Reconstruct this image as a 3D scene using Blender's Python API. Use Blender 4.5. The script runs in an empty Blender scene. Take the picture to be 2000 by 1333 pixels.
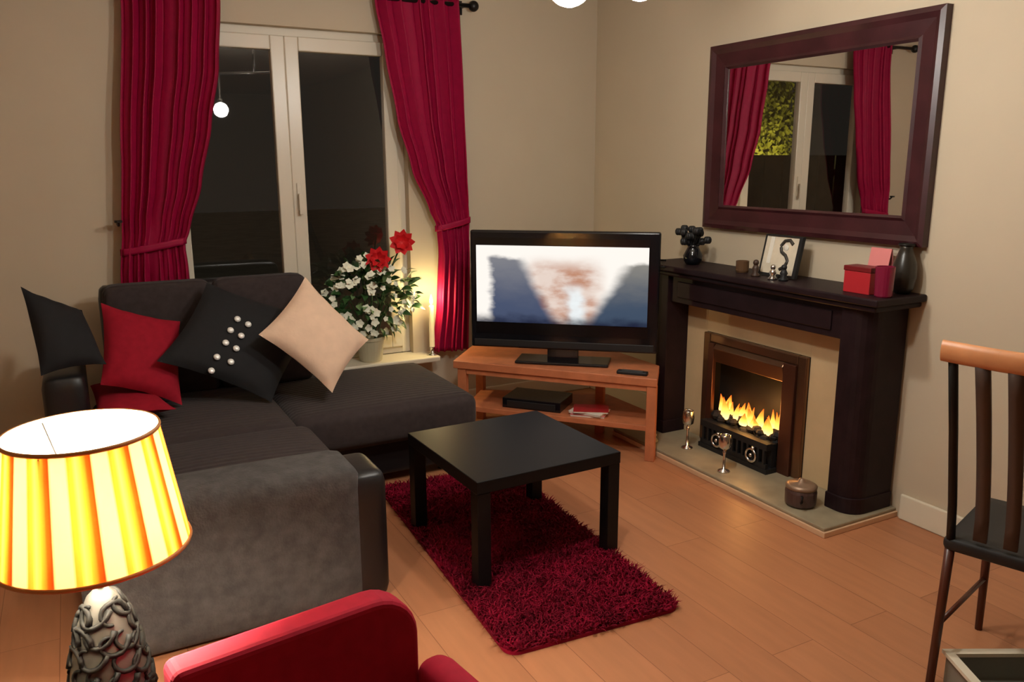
import bpy, bmesh, math, random
from mathutils import Vector, Matrix
random.seed(7)
scene = bpy.context.scene
col = scene.collection

# ------------------------------------------------------------------ camera
R = Matrix(((0.88055816, 0.10408186, -0.46236813),
            (-0.47392467, 0.18602905, -0.86069077),
            (-0.00356839, 0.97701595, 0.21313636)))
CAM = Vector((0.0, 0.0, 1.6)); FPX = 1580.0; CX, CY = 1000.0, 666.5
cd = bpy.data.cameras.new('camera'); co = bpy.data.objects.new('camera', cd); col.objects.link(co)
co.matrix_world = Matrix.Translation(CAM) @ R.to_4x4()
cd.sensor_fit = 'HORIZONTAL'; cd.sensor_width = 36.0; cd.lens = FPX / 2000.0 * 36.0
cd.clip_start = 0.02; cd.clip_end = 200
scene.camera = co
# ------------------------------------------------------------------ world, exposure
w = bpy.data.worlds.new('night_sky'); scene.world = w; w.use_nodes = True
w.node_tree.nodes['Background'].inputs[0].default_value = (0.0068, 0.0060, 0.0048, 1)
w.node_tree.nodes['Background'].inputs[1].default_value = 1.0
vs = scene.view_settings
vs.view_transform = 'Standard'; vs.look = 'None'; vs.gamma = 1.0; vs.use_curve_mapping = False
vs.exposure = 1.0
CEIL_W = 21.0; LAMP_W = 32.0; TV_E = 0.52; CANDLE_W = 2.6; FIRE_E = 8.0

def ray(px, py): return R @ Vector(((px-CX)/FPX, -(py-CY)/FPX, -1.0))
def on(px, py, ax, val):          # pixel -> point on the plane  axis = value
    r = ray(px, py); t = (val-CAM[ax])/r[ax]; return CAM + r*t
def atY(px, py, y): return on(px, py, 1, y)
def atX(px, py, x): return on(px, py, 0, x)
def atZ(px, py, z): return on(px, py, 2, z)

# ------------------------------------------------------------------ materials
def lin(c):
    return tuple(((v/255.0)/12.92 if v/255.0 <= 0.04045 else ((v/255.0+0.055)/1.055)**2.4) for v in c)
def mat(name, rgb, rough=0.6, metal=0.0, spec=0.5, noise=None, bump=None, sheen=0.0, coat=0.0, emit=None, es=0.0, wave=None):
    m = bpy.data.materials.new(name); m.use_nodes = True
    nt = m.node_tree; N = nt.nodes; L = nt.links; b = N['Principled BSDF']
    b.inputs['Base Color'].default_value = (*rgb, 1); b.inputs['Roughness'].default_value = rough
    b.inputs['Metallic'].default_value = metal; b.inputs['Specular IOR Level'].default_value = spec
    b.inputs['Sheen Weight'].default_value = sheen; b.inputs['Coat Weight'].default_value = coat
    if emit: b.inputs['Emission Color'].default_value = (*emit, 1); b.inputs['Emission Strength'].default_value = es
    tc = N.new('ShaderNodeTexCoord')
    if noise:                      # (scale, amount 0..1)
        n = N.new('ShaderNodeTexNoise'); n.inputs['Scale'].default_value = noise[0]; n.inputs['Detail'].default_value = 5
        L.new(tc.outputs['Object'], n.inputs['Vector'])
        r = N.new('ShaderNodeValToRGB'); a = noise[1]
        r.color_ramp.elements[0].position = 0.3; r.color_ramp.elements[1].position = 0.7
        r.color_ramp.elements[0].color = (*[max(0, c*(1-a)) for c in rgb], 1)
        r.color_ramp.elements[1].color = (*[min(1, c*(1+a)) for c in rgb], 1)
        L.new(n.outputs['Fac'], r.inputs['Fac']); L.new(r.outputs['Color'], b.inputs['Base Color'])
    if wave:                       # (direction axis, scale, strength) corduroy ribs
        wv = N.new('ShaderNodeTexWave'); wv.bands_direction = wave[0]; wv.inputs['Scale'].default_value = wave[1]
        wv.inputs['Distortion'].default_value = 0.6; wv.inputs['Detail'].default_value = 2
        L.new(tc.outputs['Object'], wv.inputs['Vector'])
        bp = N.new('ShaderNodeBump'); bp.inputs['Strength'].default_value = wave[2]; bp.inputs['Distance'].default_value = 0.006
        L.new(wv.outputs['Fac'], bp.inputs['Height']); L.new(bp.outputs['Normal'], b.inputs['Normal'])
    if bump:                       # (scale, strength, distance)
        n2 = N.new('ShaderNodeTexNoise'); n2.inputs['Scale'].default_value = bump[0]; n2.inputs['Detail'].default_value = 4
        L.new(tc.outputs['Object'], n2.inputs['Vector'])
        bp = N.new('ShaderNodeBump'); bp.inputs['Strength'].default_value = bump[1]; bp.inputs['Distance'].default_value = bump[2]
        L.new(n2.outputs['Fac'], bp.inputs['Height']); L.new(bp.outputs['Normal'], b.inputs['Normal'])
    return m
def emission(name, rgb, s):
    m = bpy.data.materials.new(name); m.use_nodes = True; nt = m.node_tree
    nt.nodes.remove(nt.nodes['Principled BSDF']); e = nt.nodes.new('ShaderNodeEmission')
    e.inputs[0].default_value = (*rgb, 1); e.inputs[1].default_value = s
    nt.links.new(e.outputs[0], nt.nodes['Material Output'].inputs[0]); return m
def glass_pane(name, ior=1.5, tint=(1, 1, 1)):
    m = bpy.data.materials.new(name); m.use_nodes = True; nt = m.node_tree; N = nt.nodes; L = nt.links
    N.remove(N['Principled BSDF'])
    t = N.new('ShaderNodeBsdfTransparent'); t.inputs[0].default_value = (*tint, 1)
    g = N.new('ShaderNodeBsdfGlossy'); g.inputs['Roughness'].default_value = 0.01
    f = N.new('ShaderNodeFresnel'); f.inputs[0].default_value = ior
    ge = N.new('ShaderNodeNewGeometry'); iv = N.new('ShaderNodeMath'); iv.operation = 'SUBTRACT'; iv.inputs[0].default_value = 1.0; L.new(ge.outputs['Backfacing'], iv.inputs[1])
    mu = N.new('ShaderNodeMath'); mu.operation = 'MULTIPLY'; L.new(f.outputs[0], mu.inputs[0]); L.new(iv.outputs[0], mu.inputs[1])
    x = N.new('ShaderNodeMixShader'); L.new(mu.outputs[0], x.inputs[0]); L.new(t.outputs[0], x.inputs[1]); L.new(g.outputs[0], x.inputs[2])
    L.new(x.outputs[0], N['Material Output'].inputs[0]); return m

M = {}
M['wall'] = mat('wall_paint', lin((195, 180, 156)), 0.75, noise=(2.0, 0.03), bump=(180, 0.08, 0.002))
M['ceil'] = mat('ceiling_paint', lin((225, 215, 198)), 0.9)
M['white'] = mat('white_gloss_paint', lin((222, 212, 190)), 0.35)
M['upvc'] = mat('white_upvc', lin((215, 205, 186)), 0.3)
M['curtain'] = mat('crimson_curtain', lin((150, 4, 56)), 0.6, spec=0.25, noise=(30, 0.08), bump=(400, 0.1, 0.001))
M['iron'] = mat('dark_iron', (0.02, 0.018, 0.016), 0.4, metal=0.6)
M['mahog'] = mat('mahogany', lin((60, 26, 30)), 0.36, spec=0.45, noise=(9, 0.25))
M['darkwood'] = mat('near_black_wood', lin((34, 20, 23)), 0.5, spec=0.2, noise=(14, 0.25))
M['mirror'] = mat('mirror_silver', (0.86, 0.86, 0.84), 0.01, metal=1.0)
M['marble'] = mat('cream_marble', lin((205, 178, 138)), 0.3, noise=(5, 0.1))
M['hearth'] = mat('cream_stone', lin((150, 138, 114)), 0.4, noise=(9, 0.16))
M['bronze'] = mat('bronze_metal', lin((128, 96, 72)), 0.3, metal=0.85)
M['black'] = mat('matte_black', (0.008, 0.008, 0.009), 0.55)
M['gloss'] = mat('gloss_black_plastic', (0.006, 0.006, 0.008), 0.12)
M['tblblack'] = mat('black_lacquer_table', lin((14, 14, 15)), 0.45, spec=0.22, noise=(20, 0.12))
M['silver'] = mat('polished_silver', (0.75, 0.73, 0.70), 0.2, metal=1.0)
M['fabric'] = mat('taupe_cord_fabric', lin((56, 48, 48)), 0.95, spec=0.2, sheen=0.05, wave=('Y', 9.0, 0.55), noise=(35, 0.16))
M['fabric_lamplit'] = mat('taupe_cord_lamplit', lin((74, 71, 70)), 0.95, spec=0.2, sheen=0.05, noise=(24, 0.22), bump=(120, 0.5, 0.006))  # same cord as the seats, paled so the arm looks lamplit
M['leather'] = mat('black_leather', lin((22, 21, 23)), 0.42, bump=(90, 0.25, 0.002))
M['cush_black'] = mat('black_cushion_cloth', lin((14, 14, 18)), 0.85, noise=(40, 0.2))
M['cush_red'] = mat('red_cushion_cloth', lin((150, 20, 40)), 0.85, spec=0.2, noise=(30, 0.1))
M['cush_cream'] = mat('cream_cushion_cloth', lin((220, 188, 162)), 0.85, noise=(18, 0.05), bump=(60, 0.2, 0.004))
M['beech'] = mat('orange_beech', lin((190, 114, 76)), 0.45, noise=(16, 0.14))
M['beech2'] = mat('pale_beech_rail', lin((206, 140, 92)), 0.4, noise=(16, 0.1))
M['rug'] = mat('crimson_shag', lin((120, 2, 34)), 0.9, spec=0.2, noise=(9, 0.35))
M['redchair'] = mat('red_chair_cloth', lin((158, 14, 42)), 0.8, spec=0.25, noise=(40, 0.08))
M['leaf'] = mat('dark_green_leaf', lin((40, 74, 34)), 0.45, noise=(20, 0.35))
M['leaf2'] = mat('pale_green_leaf', lin((120, 150, 100)), 0.45, noise=(20, 0.2))
M['petal_w'] = mat('white_petal', lin((236, 236, 214)), 0.6)
M['petal_r'] = mat('red_petal', lin((205, 20, 28)), 0.5)
M['ceramic'] = mat('pale_pot_glaze', lin((190, 180, 150)), 0.3)
M['red_gloss'] = mat('red_card', lin((176, 36, 44)), 0.4)
M['pink'] = mat('pink_card', lin((220, 130, 128)), 0.6)
M['magenta'] = mat('magenta_glass', lin((122, 26, 54)), 0.15)
M['paper'] = mat('white_print', lin((225, 220, 208)), 0.5)
M['greybox'] = mat('grey_plastic', lin((120, 118, 108)), 0.5)
M['brownmetal'] = mat('brown_lacquered_leg', lin((78, 36, 22)), 0.35)
M['silverglaze'] = mat('silver_grey_glaze', lin((66, 63, 58)), 0.4, metal=0.0, noise=(14, 0.15))
M['glass'] = glass_pane('window_glass', 1.9)
M['fglass'] = glass_pane('fire_glass', 1.5, (0.9, 0.85, 0.8))
M['wax'] = mat('cream_wax', lin((240, 224, 180)), 0.5, emit=(1, 0.7, 0.3), es=0.15)
M['flamecandle'] = emission('candle_flame', (1.0, 0.80, 0.40), 10.0)
M['bulb'] = emission('bulb_glow', (1.0, 0.90, 0.72), LAMP_W/(math.pi*4*math.pi*.030**2))
GR = .062
M['frost'] = emission('frosted_globe_lit', (1.0, 0.97, 0.90), CEIL_W/(math.pi*4*math.pi*GR**2))
M['fence'] = mat('dark_fence_wood', lin((70, 62, 44)), 0.8, noise=(8, 0.2))
M['soil'] = mat('garden_ground', lin((186, 178, 160)), 0.95, noise=(3, 0.15))
M['hedge'] = mat('hedge_leaf', lin((150, 150, 50)), 0.7, noise=(6, 0.3))

def floor_material():
    m = bpy.data.materials.new('laminate_floor'); m.use_nodes = True; nt = m.node_tree; N = nt.nodes; L = nt.links; b = N['Principled BSDF']
    tc = N.new('ShaderNodeTexCoord'); mp = N.new('ShaderNodeMapping'); L.new(tc.outputs['Object'], mp.inputs['Vector'])
    mp.inputs['Rotation'].default_value = (0, 0, math.radians(90))
    br = N.new('ShaderNodeTexBrick'); L.new(mp.outputs[0], br.inputs['Vector'])
    br.inputs['Scale'].default_value = 1.0; br.inputs['Brick Width'].default_value = 1.25; br.inputs['Row Height'].default_value = 0.19
    br.inputs['Mortar Size'].default_value = 0.0012; br.offset = 0.37
    br.inputs['Color1'].default_value = (*lin((184, 124, 86)), 1); br.inputs['Color2'].default_value = (*lin((170, 112, 77)), 1)
    br.inputs['Mortar'].default_value = (*lin((128, 76, 48)), 1)
    mp2 = N.new('ShaderNodeMapping'); L.new(tc.outputs['Object'], mp2.inputs['Vector']); mp2.inputs['Scale'].default_value = (9, 1.1, 1)
    n = N.new('ShaderNodeTexNoise'); n.inputs['Scale'].default_value = 3.0; n.inputs['Detail'].default_value = 6; L.new(mp2.outputs[0], n.inputs['Vector'])
    r = N.new('ShaderNodeValToRGB'); r.color_ramp.elements[0].color = (0.80, 0.80, 0.80, 1); r.color_ramp.elements[1].color = (1.12, 1.12, 1.12, 1)
    L.new(n.outputs['Fac'], r.inputs['Fac'])
    mx = N.new('ShaderNodeMix'); mx.data_type = 'RGBA'; mx.blend_type = 'MULTIPLY'; mx.inputs[0].default_value = 1.0
    L.new(br.outputs['Color'], mx.inputs[6]); L.new(r.outputs['Color'], mx.inputs[7]); L.new(mx.outputs[2], b.inputs['Base Color'])
    b.inputs['Roughness'].default_value = 0.42; b.inputs['Specular IOR Level'].default_value = 0.4
    return m
M['floor'] = floor_material()

def shade_material():
    m = bpy.data.materials.new('striped_lampshade'); m.use_nodes = True; nt = m.node_tree; N = nt.nodes; L = nt.links
    N.remove(N['Principled BSDF'])
    tc = N.new('ShaderNodeTexCoord'); sx = N.new('ShaderNodeSeparateXYZ'); L.new(tc.outputs['Object'], sx.inputs[0])
    at = N.new('ShaderNodeMath'); at.operation = 'ARCTAN2'; L.new(sx.outputs['Y'], at.inputs[0]); L.new(sx.outputs['X'], at.inputs[1])
    mu = N.new('ShaderNodeMath'); mu.operation = 'MULTIPLY'; mu.inputs[1].default_value = 13/(2*math.pi); L.new(at.outputs[0], mu.inputs[0])
    fr = N.new('ShaderNodeMath'); fr.operation = 'FRACT'; L.new(mu.outputs[0], fr.inputs[0])
    r = N.new('ShaderNodeValToRGB'); e = r.color_ramp.elements
    e[0].position = 0.0; e[0].color = (*lin((255, 244, 206)), 1)
    e[1].position = 0.30; e[1].color = (*lin((252, 240, 205)), 1)
    for p, c in ((0.36, (220, 140, 50)), (0.46, (232, 160, 62)), (0.55, (252, 228, 140)), (0.68, (226, 150, 54)), (0.80, (150, 70, 20)), (0.90, (112, 46, 12)), (0.97, (255, 244, 206))):
        q = e.new(p); q.color = (*lin(c), 1)
    L.new(fr.outputs[0], r.inputs['Fac'])
    d = N.new('ShaderNodeBsdfDiffuse'); t = N.new('ShaderNodeBsdfTranslucent'); x = N.new('ShaderNodeMixShader'); x.inputs[0].default_value = 0.62
    dk = N.new('ShaderNodeMix'); dk.data_type = 'RGBA'; dk.blend_type = 'MULTIPLY'; dk.inputs[0].default_value = 1.0; dk.inputs[7].default_value = (.34, .245, .14, 1); L.new(r.outputs[0], dk.inputs[6])
    L.new(r.outputs[0], d.inputs[0]); L.new(dk.outputs[2], t.inputs[0]); L.new(d.outputs[0], x.inputs[1]); L.new(t.outputs[0], x.inputs[2])
    L.new(x.outputs[0], N['Material Output'].inputs[0]); return m
M['shade'] = shade_material()

def tv_material():
    # local coords: x 0..1 across, z 0..1 up (mesh is built with those generated coordinates)
    m = bpy.data.materials.new('television_picture'); m.use_nodes = True; nt = m.node_tree; N = nt.nodes; L = nt.links
    N.remove(N['Principled BSDF'])
    tc = N.new('ShaderNodeTexCoord'); uv = tc.outputs['UV']
    s = N.new('ShaderNodeSeparateXYZ'); L.new(uv, s.inputs[0])
    n = N.new('ShaderNodeTexNoise'); n.inputs['Scale'].default_value = 7; n.inputs['Detail'].default_value = 6; L.new(uv, n.inputs['Vector'])
    def math_(op, a, b=None, c=None):
        q = N.new('ShaderNodeMath'); q.operation = op
        for i, v in enumerate((a, b, c)):
            if v is None: continue
            if isinstance(v, (int, float)): q.inputs[i].default_value = v
            else: L.new(v, q.inputs[i])
        return q.outputs[0]
    X, Y = s.outputs['X'], s.outputs['Y']
    nz = math_('MULTIPLY', math_('SUBTRACT', n.outputs['Fac'], 0.5), 0.26)
    # left hill: dark where  y < 0.95 - 2.3*(x-0.26)  and x>0.08
    left = math_('ADD', math_('SUBTRACT', 1.05, math_('MULTIPLY', math_('SUBTRACT', X, 0.22), 4.0)), math_('MULTIPLY', nz, 0.9))
    def smooth(v, a, b_):
        q = N.new('ShaderNodeMapRange'); q.interpolation_type = 'SMOOTHSTEP'; L.new(v, q.inputs[0]); q.inputs[1].default_value = a; q.inputs[2].default_value = b_; return q.outputs[0]
    lm = math_('MULTIPLY', smooth(math_('SUBTRACT', left, Y), -0.15, 0.22), smooth(math_('ADD', X, math_('MULTIPLY', nz, .4)), 0.06, 0.11))
    lm = math_('MULTIPLY', lm, smooth(math_('SUBTRACT', math_('ADD', 0.90, nz), Y), 0.0, 0.10))
    right = math_('ADD', math_('MULTIPLY', math_('SUBTRACT', X, 0.64), 3.4), math_('MULTIPLY', nz, 0.9))
    rm = smooth(math_('SUBTRACT', right, Y), -0.12, 0.24)
    rm = math_('MULTIPLY', rm, smooth(math_('SUBTRACT', math_('ADD', 0.86, nz), Y), 0.0, 0.10))
    def mix(f, a, b_):
        q = N.new('ShaderNodeMix'); q.data_type = 'RGBA'; L.new(f, q.inputs[0])
        for i, v in ((6, a), (7, b_)):
            if isinstance(v, tuple): q.inputs[i].default_value = (*v, 1)
            else: L.new(v, q.inputs[i])
        return q.outputs[2]
    n2 = N.new('ShaderNodeTexNoise'); n2.inputs['Scale'].default_value = 6; n2.inputs['Detail'].default_value = 5; L.new(uv, n2.inputs['Vector'])
    warm = smooth(n2.outputs['Fac'], 0.34, 0.68)
    dx = math_('ABSOLUTE', math_('SUBTRACT', X, 0.52)); band = math_('MULTIPLY', math_('SUBTRACT', 1.0, smooth(dx, 0.13, 0.27)), math_('SUBTRACT', 1.0, smooth(Y, 0.62, 0.92)))
    core = math_('MULTIPLY', math_('SUBTRACT', 1.0, smooth(math_('ABSOLUTE', math_('SUBTRACT', math_('ADD', X, math_('MULTIPLY', nz, .35)), math_('SUBTRACT', 0.60, math_('MULTIPLY', Y, .05)))), 0.015, 0.075)), math_('SUBTRACT', 1.0, smooth(Y, 0.35, 0.6)))
    c = mix(math_('MULTIPLY', band, math_('ADD', 0.40, math_('MULTIPLY', warm, 0.6))), lin((252, 246, 238)), lin((186, 128, 98)))
    c = mix(math_('MULTIPLY', core, 0.8), c, lin((240, 252, 255)))
    hz = smooth(math_('ADD', Y, nz), 0.15, 0.95); c = mix(lm, c, mix(hz, lin((72, 82, 108)), lin((128, 128, 134)))); c = mix(rm, c, mix(hz, lin((64, 78, 98)), lin((140, 136, 128))))
    c = mix(math_('SUBTRACT', 1.0, smooth(math_('ADD', Y, nz), -0.06, 0.16)), c, lin((30, 34, 56)))
    e = N.new('ShaderNodeEmission'); L.new(c, e.inputs[0]); e.inputs[1].default_value = TV_E
    L.new(e.outputs[0], N['Material Output'].inputs[0]); return m
M['tv'] = tv_material()

def flame_material():
    m = bpy.data.materials.new('fire_flame'); m.use_nodes = True; nt = m.node_tree; N = nt.nodes; L = nt.links
    N.remove(N['Principled BSDF']); tc = N.new('ShaderNodeTexCoord'); s = N.new('ShaderNodeSeparateXYZ'); L.new(tc.outputs['Generated'], s.inputs[0])
    r = N.new('ShaderNodeValToRGB'); e = r.color_ramp.elements
    e[0].position = 0.0; e[0].color = (1, 0.62, 0.20, 1); e[1].position = 1.0; e[1].color = (0.35, 0.05, 0.005, 1)
    q = e.new(0.35); q.color = (1.0, 0.42, 0.07, 1); q = e.new(0.65); q.color = (0.85, 0.20, 0.02, 1)
    L.new(s.outputs['Z'], r.inputs[0]); em = N.new('ShaderNodeEmission'); L.new(r.outputs[0], em.inputs[0]); em.inputs[1].default_value = FIRE_E * 0.2
    L.new(em.outputs[0], N['Material Output'].inputs[0]); return m
M['flame'] = flame_material()

# ------------------------------------------------------------------ mesh helpers
class MB:
    def __init__(s): s.v = []; s.f = []
    def add(s, verts, faces):
        o = len(s.v); s.v += [tuple(p) for p in verts]; s.f += [tuple(i+o for i in f) for f in faces]; return s
    def box(s, x0, x1, y0, y1, z0, z1, rz=0.0, c=None):
        p = [Vector((x, y, z)) for z in (z0, z1) for y in (y0, y1) for x in (x0, x1)]
        if rz:
            cc = Vector(c) if c else Vector(((x0+x1)/2, (y0+y1)/2, 0)); m = Matrix.Rotation(rz, 3, 'Z')
            p = [m @ (q-cc) + cc for q in p]
        return s.add(p, [(0, 2, 3, 1), (4, 5, 7, 6), (0, 1, 5, 4), (2, 6, 7, 3), (0, 4, 6, 2), (1, 3, 7, 5)])
    def prism(s, pts, h0, h1, to=lambda a, b, h: (a, b, h)):     # polygon extruded; `to` maps (a, b, h) to xyz
        n = len(pts); v = [to(a, b, h0) for a, b in pts] + [to(a, b, h1) for a, b in pts]
        return s.add(v, [tuple(range(n))[::-1], tuple(range(n, 2*n))] + [(i, (i+1) % n, n+(i+1) % n, n+i) for i in range(n)])
    def lathe(s, prof, c=(0, 0, 0), n=28, cap=True):             # prof [(r, z)]
        v = []; f = []
        for r, z in prof:
            for k in range(n):
                a = 2*math.pi*k/n; v.append((c[0]+r*math.cos(a), c[1]+r*math.sin(a), c[2]+z))
        for i in range(len(prof)-1):
            for k in range(n):
                f.append((i*n+k, i*n+(k+1) % n, (i+1)*n+(k+1) % n, (i+1)*n+k))
        if cap:
            f.append(tuple(range(n))[::-1]); f.append(tuple((len(prof)-1)*n+k for k in range(n)))
        return s.add(v, f)
    def tube(s, path, r, n=8, r2=None):
        path = [Vector(p) for p in path]; v = []; f = []; m = len(path)
        up = Vector((0, 0, 1))
        for i, p in enumerate(path):
            t = (path[min(i+1, m-1)]-path[max(i-1, 0)]).normalized()
            a = t.cross(up); a = a.normalized() if a.length > 1e-4 else Vector((1, 0, 0)); b = t.cross(a).normalized()
            rr = r if r2 is None else r+(r2-r)*i/(m-1)
            for k in range(n):
                an = 2*math.pi*k/n; v.append(p+a*math.cos(an)*rr+b*math.sin(an)*rr)
        for i in range(m-1):
            for k in range(n): f.append((i*n+k, i*n+(k+1) % n, (i+1)*n+(k+1) % n, (i+1)*n+k))
        f.append(tuple(range(n))[::-1]); f.append(tuple((m-1)*n+k for k in range(n)))
        return s.add(v, f)
    def grid(s, fn, nu, nv, closed_u=False):
        v = [fn(i/nu, j/nv) for j in range(nv+1) for i in range(nu+1)]; w_ = nu+1
        return s.add(v, [(j*w_+i, j*w_+i+1, (j+1)*w_+i+1, (j+1)*w_+i) for j in range(nv) for i in range(nu)])
    def pad(s, x0, x1, y0, y1, z0, z1, r, crown=0.0, n=10, jit=0.0, fn=None):   # soft rounded box
        h = Vector(((x1-x0)/2, (y1-y0)/2, (z1-z0)/2)); c = Vector(((x0+x1)/2, (y0+y1)/2, (z0+z1)/2)); r = min(r, *h)
        for ax in range(3):
            for sg in (-1, 1):
                def P(u, v_, ax=ax, sg=sg):
                    a = math.sin((u*2-1)*math.pi/2*0.999); b = math.sin((v_*2-1)*math.pi/2*0.999)
                    p = [0, 0, 0]; p[ax] = sg; p[(ax+1) % 3] = a*sg; p[(ax+2) % 3] = b
                    p = Vector((p[0]*h.x, p[1]*h.y, p[2]*h.z)); q = Vector([max(-(h[i]-r), min(h[i]-r, p[i])) for i in range(3)])
                    d = p-q; p = q+d.normalized()*r if d.length > 1e-6 else p
                    if crown and p.z > 0: p.z += crown*(1-(p.x/h.x)**2)*(1-(p.y/h.y)**2)
                    p = p+c
                    return fn(p) if fn else p
                s.grid(P, n, n)
        return s
    def ball(s, c, r, n=10, m=7, sc=(1, 1, 1)):
        v = [(c[0], c[1], c[2]-r*sc[2])]; f = []
        for j in range(1, m):
            t = math.pi*j/m
            for k in range(n):
                a = 2*math.pi*k/n; v.append((c[0]+r*sc[0]*math.sin(t)*math.cos(a), c[1]+r*sc[1]*math.sin(t)*math.sin(a), c[2]-r*sc[2]*math.cos(t)))
        v.append((c[0], c[1], c[2]+r*sc[2])); l = len(v)-1
        for k in range(n):
            f.append((0, 1+(k+1) % n, 1+k)); f.append((l, 1+(m-2)*n+k, 1+(m-2)*n+(k+1) % n))
            for j in range(m-2): f.append((1+j*n+k, 1+j*n+(k+1) % n, 1+(j+1)*n+(k+1) % n, 1+(j+1)*n+k))
        return s.add(v, f)
    def mesh(s, name, m=None, smooth=False, merge=True):
        me = bpy.data.meshes.new(name); me.from_pydata([tuple(p) for p in s.v], [], s.f)
        b = bmesh.new(); b.from_mesh(me)
        if merge: bmesh.ops.remove_doubles(b, verts=b.verts, dist=1e-5)
        bmesh.ops.recalc_face_normals(b, faces=b.faces); b.to_mesh(me); b.free()
        if m: me.materials.append(M[m] if isinstance(m, str) else m)
        if smooth:
            for p in me.polygons: p.use_smooth = True
        me.update(); return me
    def build(s, name, m, parent=None, smooth=False, bev=0.0, seg=2, loc=None, merge=True):
        o = bpy.data.objects.new(name, s.mesh(name, m, smooth, merge)); col.objects.link(o)
        if loc: o.location = loc
        if bev:
            q = o.modifiers.new('bevel', 'BEVEL'); q.width = bev; q.segments = seg; q.limit_method = 'ANGLE'; q.angle_limit = math.radians(40)
        if parent: put(o, parent)
        return o
def put(o, parent):
    o.parent = parent
    m = Matrix.Translation(parent.location); p = parent.parent
    while p: m = Matrix.Translation(p.location) @ m if not p.parent else m; p = p.parent
    o.matrix_parent_inverse = WM.get(parent.name, m).inverted()
WM = {}
def empty(name, loc):
    o = bpy.data.objects.new(name, None); col.objects.link(o); o.location = loc; o.empty_display_size = 0.05
    WM[o.name] = Matrix.Translation(Vector(loc)); return o
def tag(o, label, cat, group=None):
    o['label'] = label; o['category'] = cat
    if group: o['group'] = group
    return o
def thing(name, label, cat, loc, group=None): return tag(empty(name, loc), label, cat, group)
def struct(o, label=None):
    o['kind'] = 'structure'
    if label: o['label'] = label
    return o
def sub(o):                         # lets a mesh part carry sub-parts built in world coordinates
    WM[o.name] = Matrix.Translation(o.location); return o
def copy(o, parent=None, loc=None, rot=None, scale=None):
    c = o.copy(); col.objects.link(c)
    if parent: c.parent = parent
    if loc is not None: c.location = loc
    if rot is not None: c.rotation_euler = rot
    if scale is not None: c.scale = scale
    return c
def light(name, kind, loc, energy, color=(1, .8, .58), size=0.05, parent=None, spot=None, rot=None):
    d = bpy.data.lights.new(name, kind); d.energy = energy; d.color = color
    if kind in ('POINT', 'SPOT'): d.shadow_soft_size = size
    if kind == 'SPOT': d.spot_size = spot; d.spot_blend = 0.6
    o = bpy.data.objects.new(name, d); col.objects.link(o); o.location = loc
    if rot: o.rotation_euler = rot
    if parent: put(o, parent)
    return o

# ================================================================== room
XL, XR, YF, YW, ZC = -2.4, 3.222, -4.2, 4.778, 2.72
WX0, WX1, WZ0, WZ1, WD = 0.44, 1.845, 0.415, 2.355, 0.12      # window opening and wall depth
struct(MB().box(XL-.1, XR+.1, YF-.1, YW+WD, -0.08, 0).build('floor', 'floor'), 'orange brown wood laminate floor')
struct(MB().box(XL-.1, XR+.1, YF-.1, YW+WD, ZC, ZC+.08).build('ceiling', 'ceil'))
wb = MB()
wb.box(XL-.1, WX0, YW, YW+WD, 0, ZC); wb.box(WX1, XR+.1, YW, YW+WD, 0, ZC)
wb.box(WX0, WX1, YW, YW+WD, 0, WZ0-.03); wb.box(WX0, WX1, YW, YW+WD, WZ1, ZC)
struct(wb.build('wall_back', 'wall', merge=False), 'tan painted wall with the window')
struct(MB().box(XR, XR+.1, YF-.1, YW, 0, ZC).build('wall_right', 'wall'), 'tan painted fireplace wall')
struct(MB().box(XL-.1, XL, YF-.1, YW, 0, ZC).build('wall_left', 'wall'))
struct(MB().box(XL, XR, YF-.1, YF, 0, ZC).build('wall_front', 'wall'))
struct(MB().box(XR-.018, XR, YF, 2.215, 0, .12).build('baseboard_right', 'white', bev=.006))
struct(MB().box(XR-.018, XR, 3.86, YW, 0, .12).build('baseboard_right', 'white', bev=.006))
struct(MB().box(XL, XR-.018, YW-.018, YW, 0, .12).build('baseboard_back', 'white', bev=.006))

# window: frame, two glazed sashes, sill
YG = 4.835
wn = empty('window_1', (1.14, YG, WZ0)); struct(wn, 'white double casement window, dark with night')
fr = MB()
for a in ((WX0, WX0+.055, WZ0, WZ1), (WX1-.055, WX1, WZ0, WZ1), (WX0+.055, WX1-.055, WZ1-.05, WZ1), (WX0+.055, WX1-.055, WZ0, WZ0+.05)):
    fr.box(a[0], a[1], YG, YG+.05, a[2], a[3])
fr.build('window_frame', 'upvc', wn, bev=.005, merge=False)
for (a, b) in ((WX0+.05, 1.1425), (1.1425, WX1-.05)):
    s = MB(); z0, z1 = WZ0+.045, WZ1-.045; t = .078
    s.box(a, a+t, YG-.025, YG+.03, z0, z1); s.box(b-t, b, YG-.025, YG+.03, z0, z1)
    s.box(a+t, b-t, YG-.025, YG+.03, z1-t, z1); s.box(a+t, b-t, YG-.025, YG+.03, z0, z0+t)
    so = sub(s.build('sash', 'upvc', wn, bev=.006, merge=False))
    MB().box(a+t-.005, b-t+.005, YG, YG+.006, z0+t-.005, z1-t+.005).build('pane', 'glass', so)
hd = MB().box(1.165, 1.192, YG-.034, YG-.025, 1.34, 1.50); hd.box(1.168, 1.189, YG-.062, YG-.048, 1.32, 1.44); hd.box(1.172, 1.185, YG-.05, YG-.034, 1.42, 1.44)
hd.build('window_handle', 'upvc', wn, bev=.003, merge=False)
struct(MB().box(WX0-.12, WX1+.12, YW-.165, YG-.001, WZ0-.035, WZ0).build('trim_1', 'white', bev=.008), 'white window sill behind the sofa')

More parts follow.
